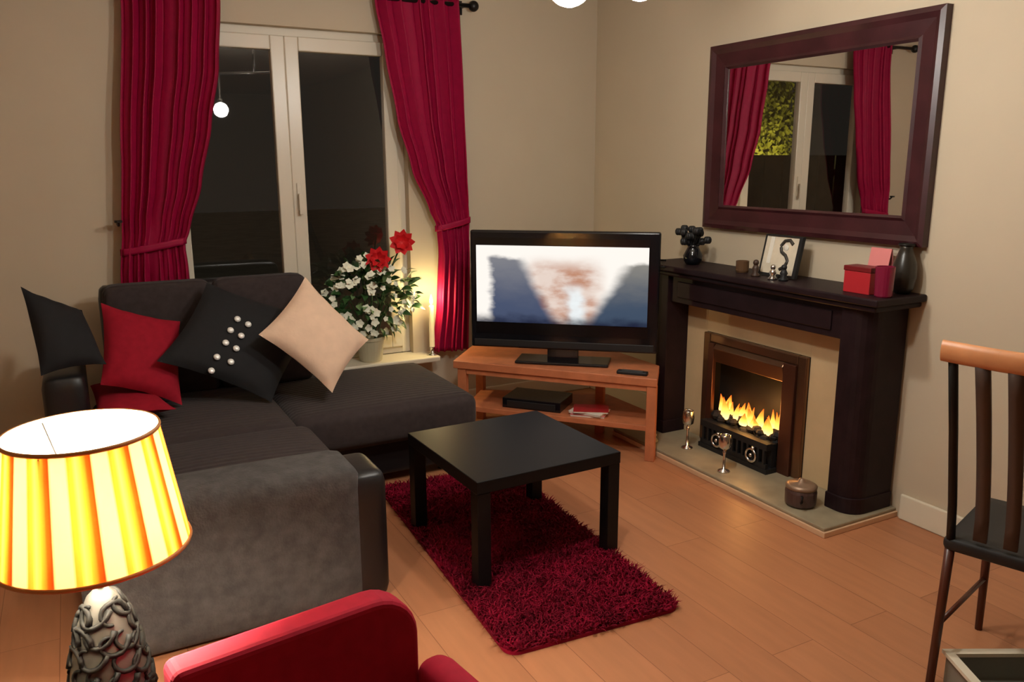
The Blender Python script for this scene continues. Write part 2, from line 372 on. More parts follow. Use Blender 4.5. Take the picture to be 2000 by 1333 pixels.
# ================================================================== curtains
def interp(tab, t):
    for (a, va), (b, vb) in zip(tab, tab[1:]):
        if t <= b:
            k = (t-a)/(b-a); k = k*k*(3-2*k)*0.5+k*0.5; return va+(vb-va)*k
    return tab[-1][1]
YC = 4.685
def curtain(lab, Ls, Rs, folds, amp, tie_px, seed):
    # Ls / Rs: pixel outlines of the two edges, turned into X at the curtain plane
    tabL = sorted(((atY(x, y, YC).z, atY(x, y, YC).x) for x, y in Ls)); tabR = sorted(((atY(x, y, YC).z, atY(x, y, YC).x) for x, y in Rs))
    z0, z1 = 0.425, 2.56; tz = atY(*tie_px, YC).z
    rnd = random.Random(seed); ph = [rnd.uniform(-.35, .35) for _ in range(folds*2+2)]; am = [rnd.uniform(.65, 1.25) for _ in range(folds*2+2)]
    xm = (interp(tabL, 1.5)+interp(tabR, 1.5))/2
    root = thing('curtain', lab, 'curtain', (xm, YC, z0), 'red curtains at the window')
    def P(u, v):
        z = z0+(z1-z0)*v
        a, b = interp(tabL, max(z, tabL[0][0])), interp(tabR, max(z, tabR[0][0])); wd = b-a
        uw = min(1, max(0, u+.045*math.sin(2*math.pi*1.5*u+ph[0]*9)*math.sin(math.pi*u)+.02*math.sin(2*math.pi*3.3*u+ph[1]*9)*math.sin(math.pi*u)))
        k = uw*folds; i = int(k); fk = k-i; uu = u; aa = am[i]*(1-fk)+am[i+1]*fk
        wave = (math.sin(2*math.pi*k)+.30*math.sin(4*math.pi*k+ph[2]*8+z*.5))*aa
        g = math.exp(-((z-tz)/.14)**2)
        y = YC+wave*amp*(1-.55*g)+.012*math.sin(5*u+z*3)
        x = a+wd*uu+.010*math.sin(4*math.pi*k)*(1-g)
        return (x, y, z)
    d = MB().grid(P, folds*14, 70).build('drape', 'curtain', root, smooth=True)
    q = d.modifiers.new('thick', 'SOLIDIFY'); q.thickness = .003; q.offset = 0
    a, b = interp(tabL, tz), interp(tabR, tz)
    def T(u, v):
        an = 2*math.pi*u; e = 1.0+.04*math.sin(9*an)
        return ((a+b)/2+(b-a)*.515*math.cos(an)*e, YC+(amp*1.0+.012)*math.sin(an)*e, tz-.018+.036*v+.05*(math.cos(an))*.5)
    t = MB().grid(T, 48, 3).build('tieback', 'curtain', root, smooth=True); q = t.modifiers.new('thick', 'SOLIDIFY'); q.thickness = .004
    return root
cl_ = curtain('long crimson curtain tied back above the grey sofa back',
        [(236, 0), (236, 300), (238, 450), (236, 545)], [(430, 0), (427, 130), (413, 240), (394, 360), (372, 445), (362, 480), (368, 520), (372, 560)], 7, .026, (300, 482), 3)
MB().tube([(.205, YW, 1.30), (.205, YC-.01, 1.30), (.205, YC-.03, 1.32)], .007, 8).lathe([(.02, 0), (.02, .012)], (.205, YC-.03, 1.315), 10).build('tieback_hook', 'iron', cl_, merge=False)
curtain('long crimson curtain tied back beside the television and plant',
        [(733, 0), (752, 100), (775, 230), (803, 330), (838, 410), (852, 440), (858, 500), (856, 600), (848, 690)], [(897, 0), (905, 200), (912, 350), (918, 430), (916, 520), (912, 690)], 6, .024, (885, 438), 5)
rz = 2.535
rod = thing('curtain_rod', 'dark metal curtain rod with ball finial high on the wall', 'curtain rod', (1.2, YC, rz))
MB().tube([(.08, YC, rz), (2.235, YC, rz)], .013, 12).build('rod', 'iron', rod, smooth=True)
for x in (.055, 2.262): MB().ball((x, YC, rz), .032, 16, 10).build('finial', 'iron', rod, smooth=True)
for x in (.24, 2.205): MB().box(x-.008, x+.008, YC, YW, rz-.008, rz+.008).box(x-.02, x+.02, YW-.008, YW, rz-.04, rz+.04).build('bracket', 'iron', rod, merge=False)

# ================================================================== mirror on the right wall
mir = thing('wall_mirror', 'large rectangular wall mirror in broad mahogany frame over mantel', 'mirror', (XR, 2.915, 1.247))
my0, my1, mz0, mz1, mw = 2.219, 3.607, 1.247, 2.228, .128
def rail(pts, name):                # frame side with sloped profile: outer lip high, dished face, inner bead
    prof = [(0, .0), (0, .040), (.022, .046), (.045, .034), (.105, .026), (.118, .034), (.128, .018), (.128, .0)]
    a, b, na, nb = pts               # outer corners, inward normals at corners (in y, z)
    v = []
    for (c, nrm) in ((a, na), (b, nb)):
        for t, h in prof: v.append((XR-h, c[0]+nrm[0]*t, c[1]+nrm[1]*t))
    n = len(prof); f = [(i, i+1, n+i+1, n+i) for i in range(n-1)] + [tuple(range(n))[::-1], tuple(range(n, 2*n))]
    return MB().add(v, f).build(name, 'mahog', mir)
cs = [((my0, mz0), (1, 1)), ((my1, mz0), (-1, 1)), ((my1, mz1), (-1, -1)), ((my0, mz1), (1, -1))]
for i in range(4): rail((cs[i][0], cs[(i+1) % 4][0], cs[i][1], cs[(i+1) % 4][1]), 'frame_rail')
MB().box(XR-.016, XR-.010, my0+.12, my1-.12, mz0+.12, mz1-.12).build('mirror_glass', 'mirror', mir)

# ================================================================== hearth, fireplace surround, electric fire
HZ = .042
M['hearth_edge'] = mat('pale_hearth_edge', lin((214, 176, 140)), .4)
ht = thing('hearth', 'cream stone hearth slab on the floor before the fire', 'hearth', (2.98, 3.03, 0))
MB().box(2.738, XR, 2.23, 3.82, 0, HZ-.016).build('base_slab', 'hearth_edge', ht, bev=.003)
MB().box(2.745, XR-.001, 2.238, 3.82, HZ-.016, HZ).build('top_slab', 'hearth', ht, bev=.005)
fp = thing('fireplace_surround', 'dark wood fire surround with mantel shelf and cream marble panel', 'fireplace', (3.1, 3.0, HZ))
def leg_outline(y0, y1, sgn):        # rounded outer front corner
    out = [(3.205, y0), (3.205, y1)]
    r = .085
    if sgn < 0:                      # near leg: round corner at low y
        out = [(3.205, y1), (2.945, y1), (2.945, y0+r)] + [(2.945+r-r*math.cos(t), y0+r-r*math.sin(t)) for t in [math.pi/2*k/6 for k in range(1, 7)]] + [(3.205, y0)]
    else:
        out = [(3.205, y0), (2.945, y0), (2.945, y1-r)] + [(2.945+r-r*math.cos(t), y1-r+r*math.sin(t)) for t in [math.pi/2*k/6 for k in range(1, 7)]] + [(3.205, y1)]
    return out
for y0, y1, sg in ((2.265, 2.405, -1), (3.60, 3.745, 1)):
    MB().prism(leg_outline(y0, y1, sg), HZ, .985).build('leg', 'darkwood', fp, bev=.004)
    MB().prism([(x-.006 if x < 3.2 else x, y) for x, y in leg_outline(y0-.006, y1+.006, sg)], HZ, HZ+.075).build('plinth', 'darkwood', fp, bev=.004)
MB().box(2.965, 3.205, 2.405, 3.60, .832, .985).build('frieze', 'darkwood', fp, bev=.004)
MB().box(2.955, 2.967, 2.47, 3.535, .865, .955).build('frieze_panel', 'darkwood', fp, bev=.004)
MB().box(2.915, XR-.002, 2.215, 3.79, .985, 1.012).build('shelf_moulding', 'darkwood', fp, bev=.01, seg=3)
MB().box(2.895, XR-.001, 2.195, 3.82, 1.012, 1.045).build('mantel_shelf', 'darkwood', fp, bev=.008, seg=3)
# marble back panel as a frame round the fire opening
FY0, FY1, FZ1 = 2.69, 3.43, .675
bp = MB(); bp.box(3.10, 3.205, 2.405, FY0, HZ, .832); bp.box(3.10, 3.205, FY1, 3.60, HZ, .832); bp.box(3.10, 3.205, FY0, FY1, FZ1, .832)
bp.build('marble_panel', 'marble', fp, merge=False, bev=.002)
# dark beaded corners of the opening seen in the photo: curved corner fillet on each top corner
for yy, sg in ((2.405, 1), (3.60, -1)):
    pts = [(0, 0)] + [(.045*(1-math.sin(t)), -.045*(1-math.cos(t))) for t in [math.pi/2*k/6 for k in range(7)]]
    MB().prism(pts, 3.094, 3.101, to=lambda a, b, h, yy=yy, sg=sg: (h, yy+sg*a, .832+b)).build('corner_fillet', 'darkwood', fp)
ef = thing('electric_fire', 'bronze framed electric fire with glowing flames and black fret', 'fire', (3.08, 3.06, HZ))
fm = MB(); fm.box(3.075, 3.10, FY0, FY0+.055, HZ, FZ1); fm.box(3.075, 3.10, FY1-.055, FY1, HZ, FZ1); fm.box(3.075, 3.10, FY0+.055, FY1-.055, FZ1-.05, FZ1)
fm.build('trim_frame', 'bronze', ef, merge=False, bev=.006)
M['dkbronze'] = mat('dark_bronze', lin((92, 56, 42)), .35, metal=.6)
for q0, q1 in ((FY0+.055, FY0+.135), (FY1-.10, FY1-.055)): MB().box(3.06, 3.085, q0, q1, HZ, FZ1-.05).build('inner_stile', 'dkbronze', ef, bev=.004)
fm = MB().prism([(3.195, FZ1-.05), (3.075, FZ1-.05), (3.055, FZ1-.075), (3.075, FZ1-.155), (3.195, FZ1-.13)], FY0+.135, FY1-.10, to=lambda a, b, h: (a, h, b))
fm.build('canopy', 'bronze', ef, bev=.004)
fb = MB(); fb.box(3.196, 3.204, FY0, FY1, HZ, FZ1); fb.box(3.10, 3.196, FY0, FY0+.02, HZ, FZ1); fb.box(3.10, 3.196, FY1-.02, FY1, HZ, FZ1); fb.box(3.085, 3.196, FY0+.02, FY1-.02, HZ, HZ+.012)
fb.build('firebox', 'black', ef, merge=False)
# coal bed, flames
rnd = random.Random(4)
coal = MB()
for k in range(46):
    y = rnd.uniform(FY0+.16, FY1-.13); x = rnd.uniform(3.06, 3.17); coal.ball((x, y, .195+rnd.uniform(-.02, .03)+(x-3.06)*.2), rnd.uniform(.022, .036), 6, 4, (1, 1.1, .8))
coal.build('coal_bed', mat('coal', (.012, .010, .010), .8), ef, merge=False)
for k in range(24):
    y = FY0+.17+(FY1-.13-FY0-.17)*(k+.5)/24+rnd.uniform(-.012, .012); x = rnd.uniform(3.07, 3.14); h = rnd.uniform(.05, .125); wd = rnd.uniform(.018, .034); sw = rnd.uniform(-.03, .03)
    prof = [(wd*.75, 0), (wd, h*.18), (wd*.8, h*.42), (wd*.45, h*.7), (.002, h)]
    m_ = MB()
    vv = []; n = 8
    for (r_, z_) in prof:
        for a in range(n):
            t = 2*math.pi*a/n; vv.append((.55*r_*math.cos(t), r_*math.sin(t)+sw*(z_/h)**2, z_))
    m_.add(vv, [(i*n+a, i*n+(a+1) % n, (i+1)*n+(a+1) % n, (i+1)*n+a) for i in range(len(prof)-1) for a in range(n)])
    o = m_.build('flame', 'flame', ef, smooth=True, loc=(x, y, .215+(x-3.06)*.2))
light('fire_light', 'POINT', (3.04, 3.03, .30), 1.2, (1, .45, .12), .06, ef)
# fret: black cast front with silver ornaments
ft = MB().box(2.985, 3.06, FY0+.13, FY1-.095, HZ, HZ+.025)
ft.box(2.99, 3.005, FY0+.14, FY1-.105, HZ+.025, HZ+.05); ft.box(2.99, 3.03, FY0+.14, FY1-.105, .165, .20)
for k in range(13):
    y = FY0+.16+(FY1-FY0-.285)*k/12; ft.box(2.99, 3.004, y-.007, y+.007, HZ+.05, .165)
ft.box(3.03, 3.06, FY0+.14, FY1-.105, HZ+.025, .195)
fo = sub(ft.build('fret', 'black', ef, merge=False))
for y in (2.93, 3.19):
    ring = MB()
    ring.grid(lambda u, v: (2.984+.006*math.cos(2*math.pi*v), y+(.034+.007*math.sin(2*math.pi*v))*math.cos(2*math.pi*u), .115+(.034+.007*math.sin(2*math.pi*v))*math.sin(2*math.pi*u)), 20, 6)
    ring.ball((2.985, y-.012, .155), .013, 8, 6); ring.ball((2.985, y, .115), .012, 8, 6)
    ring.build('fret_ornament', 'silver', fo, smooth=True, merge=False)

# ---- things on the hearth
tin = thing('lidded_pot', 'round dark pot with pale lid at near end of hearth', 'pot', (2.855, 2.475, HZ))
MB().lathe([(.058, 0), (.070, .012), (.072, .07), (.068, .085)], (2.855, 2.475, HZ), 28).build('body', mat('brown_pot', lin((74, 54, 50)), .4), tin, smooth=False, bev=.003)
MB().lathe([(.070, .085), (.071, .098), (.055, .108), (.018, .114), (.012, .128), (.002, .131)], (2.855, 2.475, HZ), 28).build('lid', mat('pale_lid', lin((150, 122, 100)), .4, metal=.4), tin, smooth=True)
MB().tube([(2.80, 2.42, HZ+.07), (2.785, 2.405, HZ+.075), (2.785, 2.405, HZ+.05), (2.805, 2.425, HZ+.035)], .006, 6).build('handle', 'iron', tin, smooth=True)
def goblet(x, y, h, lab):
    g = thing('candle_holder', lab, 'candle holder', (x, y, HZ), 'silver holders on the hearth')
    MB().lathe([(.034, 0), (.030, .006), (.008, .014), (.006, h*.45), (.010, h*.52), (.006, h*.58)], (x, y, HZ), 18).build('stem', 'silver', g, smooth=True)
    MB().lathe([(.006, h*.58), (.030, h*.66), (.034, h*.80), (.028, h*.98), (.026, h), (.024, h*.98), (.029, h*.8), (.004, h*.66)], (x, y, HZ), 18).build('cup', 'silver', g, smooth=True)
goblet(2.835, 2.965, .20, 'silver goblet candle holder on hearth before middle of fret')
goblet(2.905, 3.335, .22, 'silver goblet candle holder beside far leg of fire surround')
fig = thing('hearth_ornament', 'tiny white ornament on hearth beside television stand leg', 'ornament', (2.80, 3.50, HZ))
MB().lathe([(.022, 0), (.026, .01), (.012, .03), (.018, .045), (.002, .062)], (2.80, 3.50, HZ), 14).build('body', 'ceramic', fig, smooth=True)
MB().ball((2.80, 3.50, HZ+.066), .013, 10, 7).build('head', 'ceramic', fig, smooth=True)

# ---- things on the mantel
MZ = 1.045
va = thing('black_vase', 'black vase of dried black roses at far end of mantel', 'vase', (3.06, 3.535, MZ))
MB().lathe([(.035, 0), (.050, .02), (.055, .05), (.038, .085), (.030, .10), (.036, .11)], (3.06, 3.535, MZ), 20).build('pot', 'gloss', va, smooth=True)
for k in range(18):
    a = 2*math.pi*k/18*1.7; rr = .03+.045*(k % 3)/2; tx, ty, tz = 3.06+rr*math.cos(a)*.7, 3.535+rr*1.5*math.sin(a), MZ+.125+.065*((k*7) % 5)/4
    MB().tube([(3.06, 3.535, MZ+.09), ((3.06+tx)/2, (3.535+ty)/2, MZ+.13), (tx, ty, tz)], .003, 5).build('stem', 'black', va)
    fl = MB()
    for q in range(6):
        b = 2*math.pi*q/6; fl.ball((tx+.010*math.cos(b), ty+.010*math.sin(b), tz+.004), .017, 6, 5, (.8, .8, 1.2))
    fl.ball((tx, ty, tz+.012), .013, 6, 5); fl.build('rose', 'black', va, merge=False, smooth=True)
tl = thing('candle_pot', 'small brown candle pot on mantel beside the photo frame', 'candle', (3.06, 3.145, MZ))
MB().lathe([(.030, 0), (.034, .01), (.034, .06), (.030, .06), (.030, .04)], (3.06, 3.145, MZ), 20).build('pot', mat('amber_pot', lin((92, 66, 44)), .3), tl, smooth=False)
MB().lathe([(.029, 0), (.029, .042)], (3.06, 3.145, MZ), 16).build('wax', mat('brown_wax', lin((120, 90, 64)), .5), tl)
pf = thing('photo_frame', 'white print in black frame propped on mantel against the wall', 'photo frame', (3.08, 2.90, MZ))
fy0, fy1, fz0, fz1 = 2.795, 3.035, MZ+.004, MZ+.205
pm = MB(); t = .012
def lean(p): return (p[0]+.22*(p[2]-MZ), p[1], p[2])
def lbox(mb, x0, x1, y0, y1, z0, z1):
    b = MB().box(x0, x1, y0, y1, z0, z1); mb.add([lean(q) for q in b.v], b.f); return mb
lbox(pm, 3.06, 3.08, fy0, fy0+.02, fz0, fz1); lbox(pm, 3.06, 3.08, fy1-.006, fy1, fz0, fz1); lbox(pm, 3.06, 3.08, fy0+.02, fy1-.006, fz1-.006, fz1); lbox(pm, 3.06, 3.08, fy0+.02, fy1-.006, fz0, fz0+.012)
pm.build('frame', 'black', pf, merge=False)
lbox(MB(), 3.066, 3.078, fy0+.02, fy1-.006, fz0+.012, fz1-.006).build('print', mat('grey_print', lin((214, 202, 180)), .45, noise=(16, .10)), pf)
lbox(MB(), 3.064, 3.0665, 2.975, 3.0, fz0+.06, fz1-.01).build('print_stroke', 'paper', pf)
sc = MB()                            # dark curl printed on the sheet
pts = [(2.85, .165), (2.875, .185), (2.905, .18), (2.925, .155), (2.915, .125), (2.885, .11), (2.865, .085), (2.875, .055), (2.905, .04)]
path = []
for (a, b), (c, d) in zip(pts, pts[1:]):
    for k in range(3): path.append((a+(c-a)*k/3, b+(d-b)*k/3))
path.append(pts[-1])
sc.tube([lean((3.0655, y, MZ+z)) for y, z in path], .009, 6); sc.build('print_curl', mat('print_ink', (.03, .025, .02), .5), pf, smooth=True)
MB().ball(lean((3.063, 2.890, MZ+.148)), .017, 10, 7, (.15, 1, 1)).build('print_spot', 'paper', pf, smooth=True)
def figurine(x, y, h, m, lab, cat='ornament'):
    g = thing('figurine', lab, cat, (x, y, MZ))
    MB().lathe([(.022, 0), (.024, .008), (.012, .02), (.019, h*.45), (.010, h*.7)], (x, y, MZ), 14).build('body', m, g, smooth=True)
    MB().ball((x, y, MZ+h*.82), h*.18, 10, 7).build('head', m, g, smooth=True)
figurine(3.0, 2.99, .085, mat('brown_clay', lin((60, 40, 28)), .5), 'small brown figurine standing before the photo frame')
figurine(2.985, 2.86, .075, 'silver', 'small silver figurine standing before the photo frame')
figurine(3.0, 2.805, .08, 'black', 'small black figurine at the corner of the photo frame')
rb = thing('red_gift_box', 'red box with dark edge on mantel', 'box', (3.02, 2.37, MZ))
MB().box(2.98, 3.06, 2.305, 2.44, MZ, MZ+.095).build('body', 'red_gloss', rb, bev=.003)
MB().box(2.977, 3.063, 2.302, 2.443, MZ+.095, MZ+.117).build('lid', mat('dark_red_lid', lin((110, 20, 24)), .4), rb, bev=.003)
pc = thing('pink_card', 'pink greeting card propped behind red tumbler on mantel', 'card', (3.15, 2.39, MZ))
b = MB(); b.add([(3.13, 2.35, MZ), (3.13, 2.455, MZ), (3.165, 2.455, MZ+.185), (3.165, 2.35, MZ+.185), (3.133, 2.35, MZ), (3.133, 2.455, MZ), (3.168, 2.455, MZ+.185), (3.168, 2.35, MZ+.185)], [(0, 1, 2, 3), (4, 7, 6, 5), (0, 4, 5, 1), (1, 5, 6, 2), (2, 6, 7, 3), (3, 7, 4, 0)])
b.build('front_leaf', 'pink', pc)
b = MB(); b.add([(3.200, 2.35, MZ), (3.200, 2.455, MZ), (3.169, 2.455, MZ+.185), (3.169, 2.35, MZ+.185), (3.203, 2.35, MZ), (3.203, 2.455, MZ), (3.172, 2.455, MZ+.185), (3.172, 2.35, MZ+.185)], [(0, 1, 2, 3), (4, 7, 6, 5), (0, 4, 5, 1), (1, 5, 6, 2), (2, 6, 7, 3), (3, 7, 4, 0)])
b.build('back_leaf', 'pink', pc)
tm = thing('glass_tumbler', 'magenta glass tumbler candle between red box and dark vase', 'tumbler', (2.995, 2.245, MZ))
MB().lathe([(.032, 0), (.036, .006), (.040, .13), (.037, .13), (.033, .012)], (2.995, 2.245, MZ), 22).build('glass', 'magenta', tm, smooth=False)
MB().lathe([(.034, .012), (.037, .09)], (2.995, 2.245, MZ), 18).build('wax', mat('mauve_wax', lin((130, 70, 88)), .5), tm)
dv = thing('round_vase', 'dark rounded vase at near end of mantel', 'vase', (3.15, 2.268, MZ))
MB().lathe([(.030, 0), (.042, .02), (.052, .075), (.048, .13), (.034, .17), (.026, .195), (.032, .215), (.028, .215), (.020, .195)], (3.15, 2.268, MZ), 26).build('body', mat('dark_glaze', lin((44, 40, 34)), .3), dv, smooth=True)
MB().lathe([(.032, .207), (.034, .212), (.032, .218), (.029, .212), (.032, .207)], (3.15, 2.268, MZ), 22, cap=False).build('rim', 'iron', dv, smooth=True)

# ================================================================== television on corner stand
A = Vector((1.99, 4.21, 0)); B = Vector((2.81, 3.51, 0)); D = (B-A).normalized(); Nn = Vector((-D.y, D.x, 0)); Nn = Nn if Nn.y > 0 else -Nn
TW = (B-A).length
def tvp(u, n, z): return A+D*u+Nn*n+Vector((0, 0, z))
def tbox(mb, u0, u1, n0, n1, z0, z1):
    b = MB().box(u0, u1, n0, n1, z0, z1); mb.add([tvp(*q) for q in b.v], b.f); return mb
SZ = .472
tc_ = tvp(TW/2, .05, SZ)
tv = thing('television', 'black flat screen television showing a bright valley on corner stand', 'television', tc_)
b = MB(); tbox(b, 0, TW, .0, .05, .555, 1.237); tbox(b, .15, TW-.15, .05, .085, .62, 1.15); b.build('casing', 'gloss', tv, bev=.012, seg=3, merge=False)
b = MB(); tbox(b, .03, TW-.055, -.002, .004, .640, 1.195); b.build('screen_surround', mat('screen_black', (.003, .003, .004), .2), tv)
sv = [tvp(.037, -.004, .708), tvp(1.017, -.004, .708), tvp(1.017, -.004, 1.152), tvp(.037, -.004, 1.152)]
me = bpy.data.meshes.new('picture'); me.from_pydata([tuple(p) for p in sv], [], [(0, 1, 2, 3)]); uvl = me.uv_layers.new()
for i, c in enumerate(((0, 0), (1, 0), (1, 1), (0, 1))): uvl.data[i].uv = c
me.materials.append(M['tv']); po = bpy.data.objects.new('picture', me); col.objects.link(po); put(po, tv)
b = MB(); tbox(b, .02, TW-.02, -.006, .004, .565, .605); b.build('speaker_strip', 'black', tv, bev=.003)
b = MB(); tbox(b, TW/2-.09, TW/2+.09, .03, .065, SZ+.018, .57); b.build('neck', 'gloss', tv)
b = MB(); tbox(b, TW/2-.27, TW/2+.27, -.045, .155, SZ+.002, SZ+.018); b.build('foot', 'gloss', tv, bev=.006)
st = thing('television_stand', 'orange beech corner television stand with open lower shelf', 'stand', (2.36, 3.92, 0))
FL = Vector((1.885, 4.245)); FR = Vector((2.668, 3.322)); R2 = Vector((2.87, 3.56)); R3 = Vector((2.87, 4.02)); L2 = Vector((2.16, 4.56))
poly = [FL, FR, R2, R3, L2]
cen = sum(poly, Vector((0, 0)))/5
def inset(k): return [(cen.x+(p.x-cen.x)*k, cen.y+(p.y-cen.y)*k) for p in poly]
MB().prism([(p.x, p.y) for p in poly], SZ-.045, SZ).build('top', 'beech', st, bev=.004)
MB().prism(inset(.90), .165, .195).build('shelf', 'beech', st, bev=.003)
fd = (FR-FL).normalized(); fn = Vector((-fd.y, fd.x)); fn = fn if fn.y > 0 else -fn
def leg2(p, name='leg'): MB().box(p.x-.026, p.x+.026, p.y-.022, p.y+.022, 0, SZ-.045, rz=math.atan2(fd.y, fd.x), c=(p.x, p.y, 0)).build(name, 'beech', st, bev=.003)
leg2(FL+fd*.05+fn*.03); leg2(FR-fd*.032+fn*.028); leg2(Vector((2.70, 3.90))); leg2(L2+Vector((.03, -.06)))
a1 = FL+fd*.08+fn*.012; b1 = FR-fd*.06+fn*.012
MB().add([(a1.x, a1.y, SZ-.075), (b1.x, b1.y, SZ-.075), (b1.x, b1.y, SZ-.045), (a1.x, a1.y, SZ-.045)] + [(p.x+fn.x*.018, p.y+fn.y*.018, z) for p, z in ((a1, SZ-.075), (b1, SZ-.075), (b1, SZ-.045), (a1, SZ-.045))],
    [(0, 1, 2, 3), (4, 7, 6, 5), (0, 4, 5, 1), (1, 5, 6, 2), (2, 6, 7, 3), (3, 7, 4, 0)]).build('front_rail', 'beech', st)
ang = math.atan2(fd.y, fd.x)
def onshelf(t, n, z=.195): p = FL+fd*t+fn*n; return p.x, p.y, z
def rbox(name, x, y, z, sx, sy, sz, m, parent=None, bev=.003, extra=0.0): return MB().box(x-sx/2, x+sx/2, y-sy/2, y+sy/2, z, z+sz, rz=ang+extra, c=(x, y, 0)).build(name, m, parent, bev=bev)
x, y, z = onshelf(.46, .20); bx = thing('set_top_box', 'black set top box on lower shelf of television stand', 'box', (x, y, z))
rbox('casing', x, y, z, .36, .24, .06, 'gloss', bx); p = onshelf(.46, .078); rbox('front_panel', p[0], p[1], z+.008, .30, .006, .04, 'black', bx)
for k, (tt, m, lab, e) in enumerate(((.80, 'pink', 'pink magazine lying at the bottom of the small shelf pile', .1), (.80, 'paper', 'white magazine in the middle of the small shelf pile', -.15), (.81, 'red_gloss', 'red magazine on top of the small shelf pile', .25))):
    x, y, z = onshelf(tt, .13); mg = thing('magazine', lab, 'magazine', (x, y, .195+k*.0125))
    rbox('pages', x, y, .196+k*.0125, .195, .14, .009, 'paper', mg, 0, e); rbox('cover', x, y, .205+k*.0125, .20, .145, .002, m, mg, 0, e)
x, y, z = onshelf(1.06, .06, SZ); rm_ = thing('remote_control', 'black remote control on television stand beside the television foot', 'remote', (x, y, z))
rbox('body', x, y, z, .17, .045, .02, 'black', rm_, .006); rbox('keypad', x, y, z+.019, .12, .03, .003, mat('key_grey', (.05, .05, .05), .6), rm_, .001)
# cable trunking: the thin dark cable between set and mantel
tag(MB().tube([tvp(TW-.1, .085, 1.03), tvp(TW+.02, .10, 1.035), Vector((2.99, 3.75, 1.052)), Vector((3.02, 3.72, 1.052))], .006, 6).build('aerial_cable', 'black', smooth=True), 'thin black cable from television back to the mantel end', 'cable')

# ================================================================== coffee table and rug
RT = .034
ct = thing('coffee_table', 'square black coffee table standing on the red rug', 'table', (1.53, 2.865, RT))
ca = math.radians(1.5); cc = (1.53, 2.865, 0)
MB().box(1.20, 1.86, 2.535, 3.195, .405, .455, rz=ca, c=cc).build('table_top', 'tblblack', ct, bev=.003)
for x in (1.20, 1.80):
    for y in (2.535, 3.135):
        MB().box(x+.002, x+.058, y+.002, y+.058, RT-.012, .405, rz=ca, c=cc).build('leg', 'tblblack', ct, bev=.002)
rc = Vector((1.515, 2.875)); rw, rl, ra = .70, 1.56, math.radians(-3.5)
def rugp(u, v): p = Matrix.Rotation(ra, 2) @ Vector((u, v)); return rc.x+p.x, rc.y+p.y
def rr_out(w_, l_, r_, n=6):
    o = []
    for cx_, cy_, a0 in ((w_/2-r_, l_/2-r_, 0), (-w_/2+r_, l_/2-r_, 90), (-w_/2+r_, -l_/2+r_, 180), (w_/2-r_, -l_/2+r_, 270)):
        for k in range(n+1): t = math.radians(a0+90*k/n); o.append(rugp(cx_+r_*math.cos(t), cy_+r_*math.sin(t)))
    return o
rug = thing('shag_rug', 'deep red shaggy rug under the coffee table', 'rug', (rc.x, rc.y, 0))
MB().prism(rr_out(rw, rl, .05), 0.001, .014).build('backing', 'rug', rug)
pv = []; pfc = []; rnd = random.Random(11)
for k in range(30000):
    u = rnd.uniform(-rw/2, rw/2); v = rnd.uniform(-rl/2, rl/2)
    if abs(u) > rw/2-.05 and abs(v) > rl/2-.05 and (abs(u)-rw/2+.05)**2+(abs(v)-rl/2+.05)**2 > .0025: continue
    x, y = rugp(u, v); a = rnd.uniform(0, 6.283); lx, ly = rnd.gauss(0, .014), rnd.gauss(-.002, .014); h = rnd.uniform(.016, .030); wd = rnd.uniform(.003, .0055)
    dx, dy = math.cos(a)*wd, math.sin(a)*wd; i = len(pv)
    pv += [(x-dx, y-dy, .012), (x+dx, y+dy, .012), (x+dx*.7+lx*.6, y+dy*.7+ly*.6, .012+h*.7), (x-dx*.7+lx*.6, y-dy*.7+ly*.6, .012+h*.7), (x+lx*1.3, y+ly*1.3, .012+h)]
    pfc += [(i, i+1, i+2, i+3), (i+3, i+2, i+4)]
me = bpy.data.meshes.new('pile'); me.from_pydata(pv, [], pfc); me.materials.append(M['rug']); po = bpy.data.objects.new('pile', me); col.objects.link(po); put(po, rug); po['kind'] = 'stuff'

# ================================================================== corner sofa
sf = thing('corner_sofa', 'dark grey cord corner sofa with black leather base', 'sofa', (.8, 3.8, 0))
MB().pad(-.08, .84, 2.90, 4.58, .05, .27, .02, n=8).build('base', 'leather', sf, smooth=True)
MB().pad(.80, 1.70, 3.74, 4.58, .05, .25, .02, n=8).build('base', 'leather', sf, smooth=True)
for x, y in ((1.62, 3.82), (1.62, 4.5), (0, 4.5)):
    MB().lathe([(.022, 0), (.026, .055)], (x, y, 0), 12).build('foot', 'black', sf)
MB().pad(-.10, .815, 2.65, 2.925, .008, .548, .05, crown=.01, n=12).build('arm', 'fabric_lamplit', sf, smooth=True)
MB().pad(.775, .915, 2.66, 2.93, .008, .515, .045, n=10).build('arm_front', 'leather', sf, smooth=True)
def droop(x1):
    def f(p):
        return p
    return f
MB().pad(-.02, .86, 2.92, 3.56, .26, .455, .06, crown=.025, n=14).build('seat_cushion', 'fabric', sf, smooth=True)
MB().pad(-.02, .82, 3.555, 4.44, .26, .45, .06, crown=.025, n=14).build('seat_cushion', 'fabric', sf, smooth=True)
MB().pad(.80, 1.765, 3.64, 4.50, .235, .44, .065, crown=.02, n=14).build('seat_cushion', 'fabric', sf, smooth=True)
MB().pad(.07, 1.10, 4.46, 4.60, .25, 1.015, .05, n=10).build('back_frame', 'leather', sf, smooth=True)
def backlean(p): return Vector((p.x, p.y+.12*(p.z-.45), p.z))
for a, b in ((.085, .60), (.60, 1.095)):
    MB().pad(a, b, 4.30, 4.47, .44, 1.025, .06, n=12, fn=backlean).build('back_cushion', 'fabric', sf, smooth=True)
MB().pad(-.20, -.02, 3.95, 4.58, .05, .70, .05, n=10).build('side_back', 'leather', sf, smooth=True)

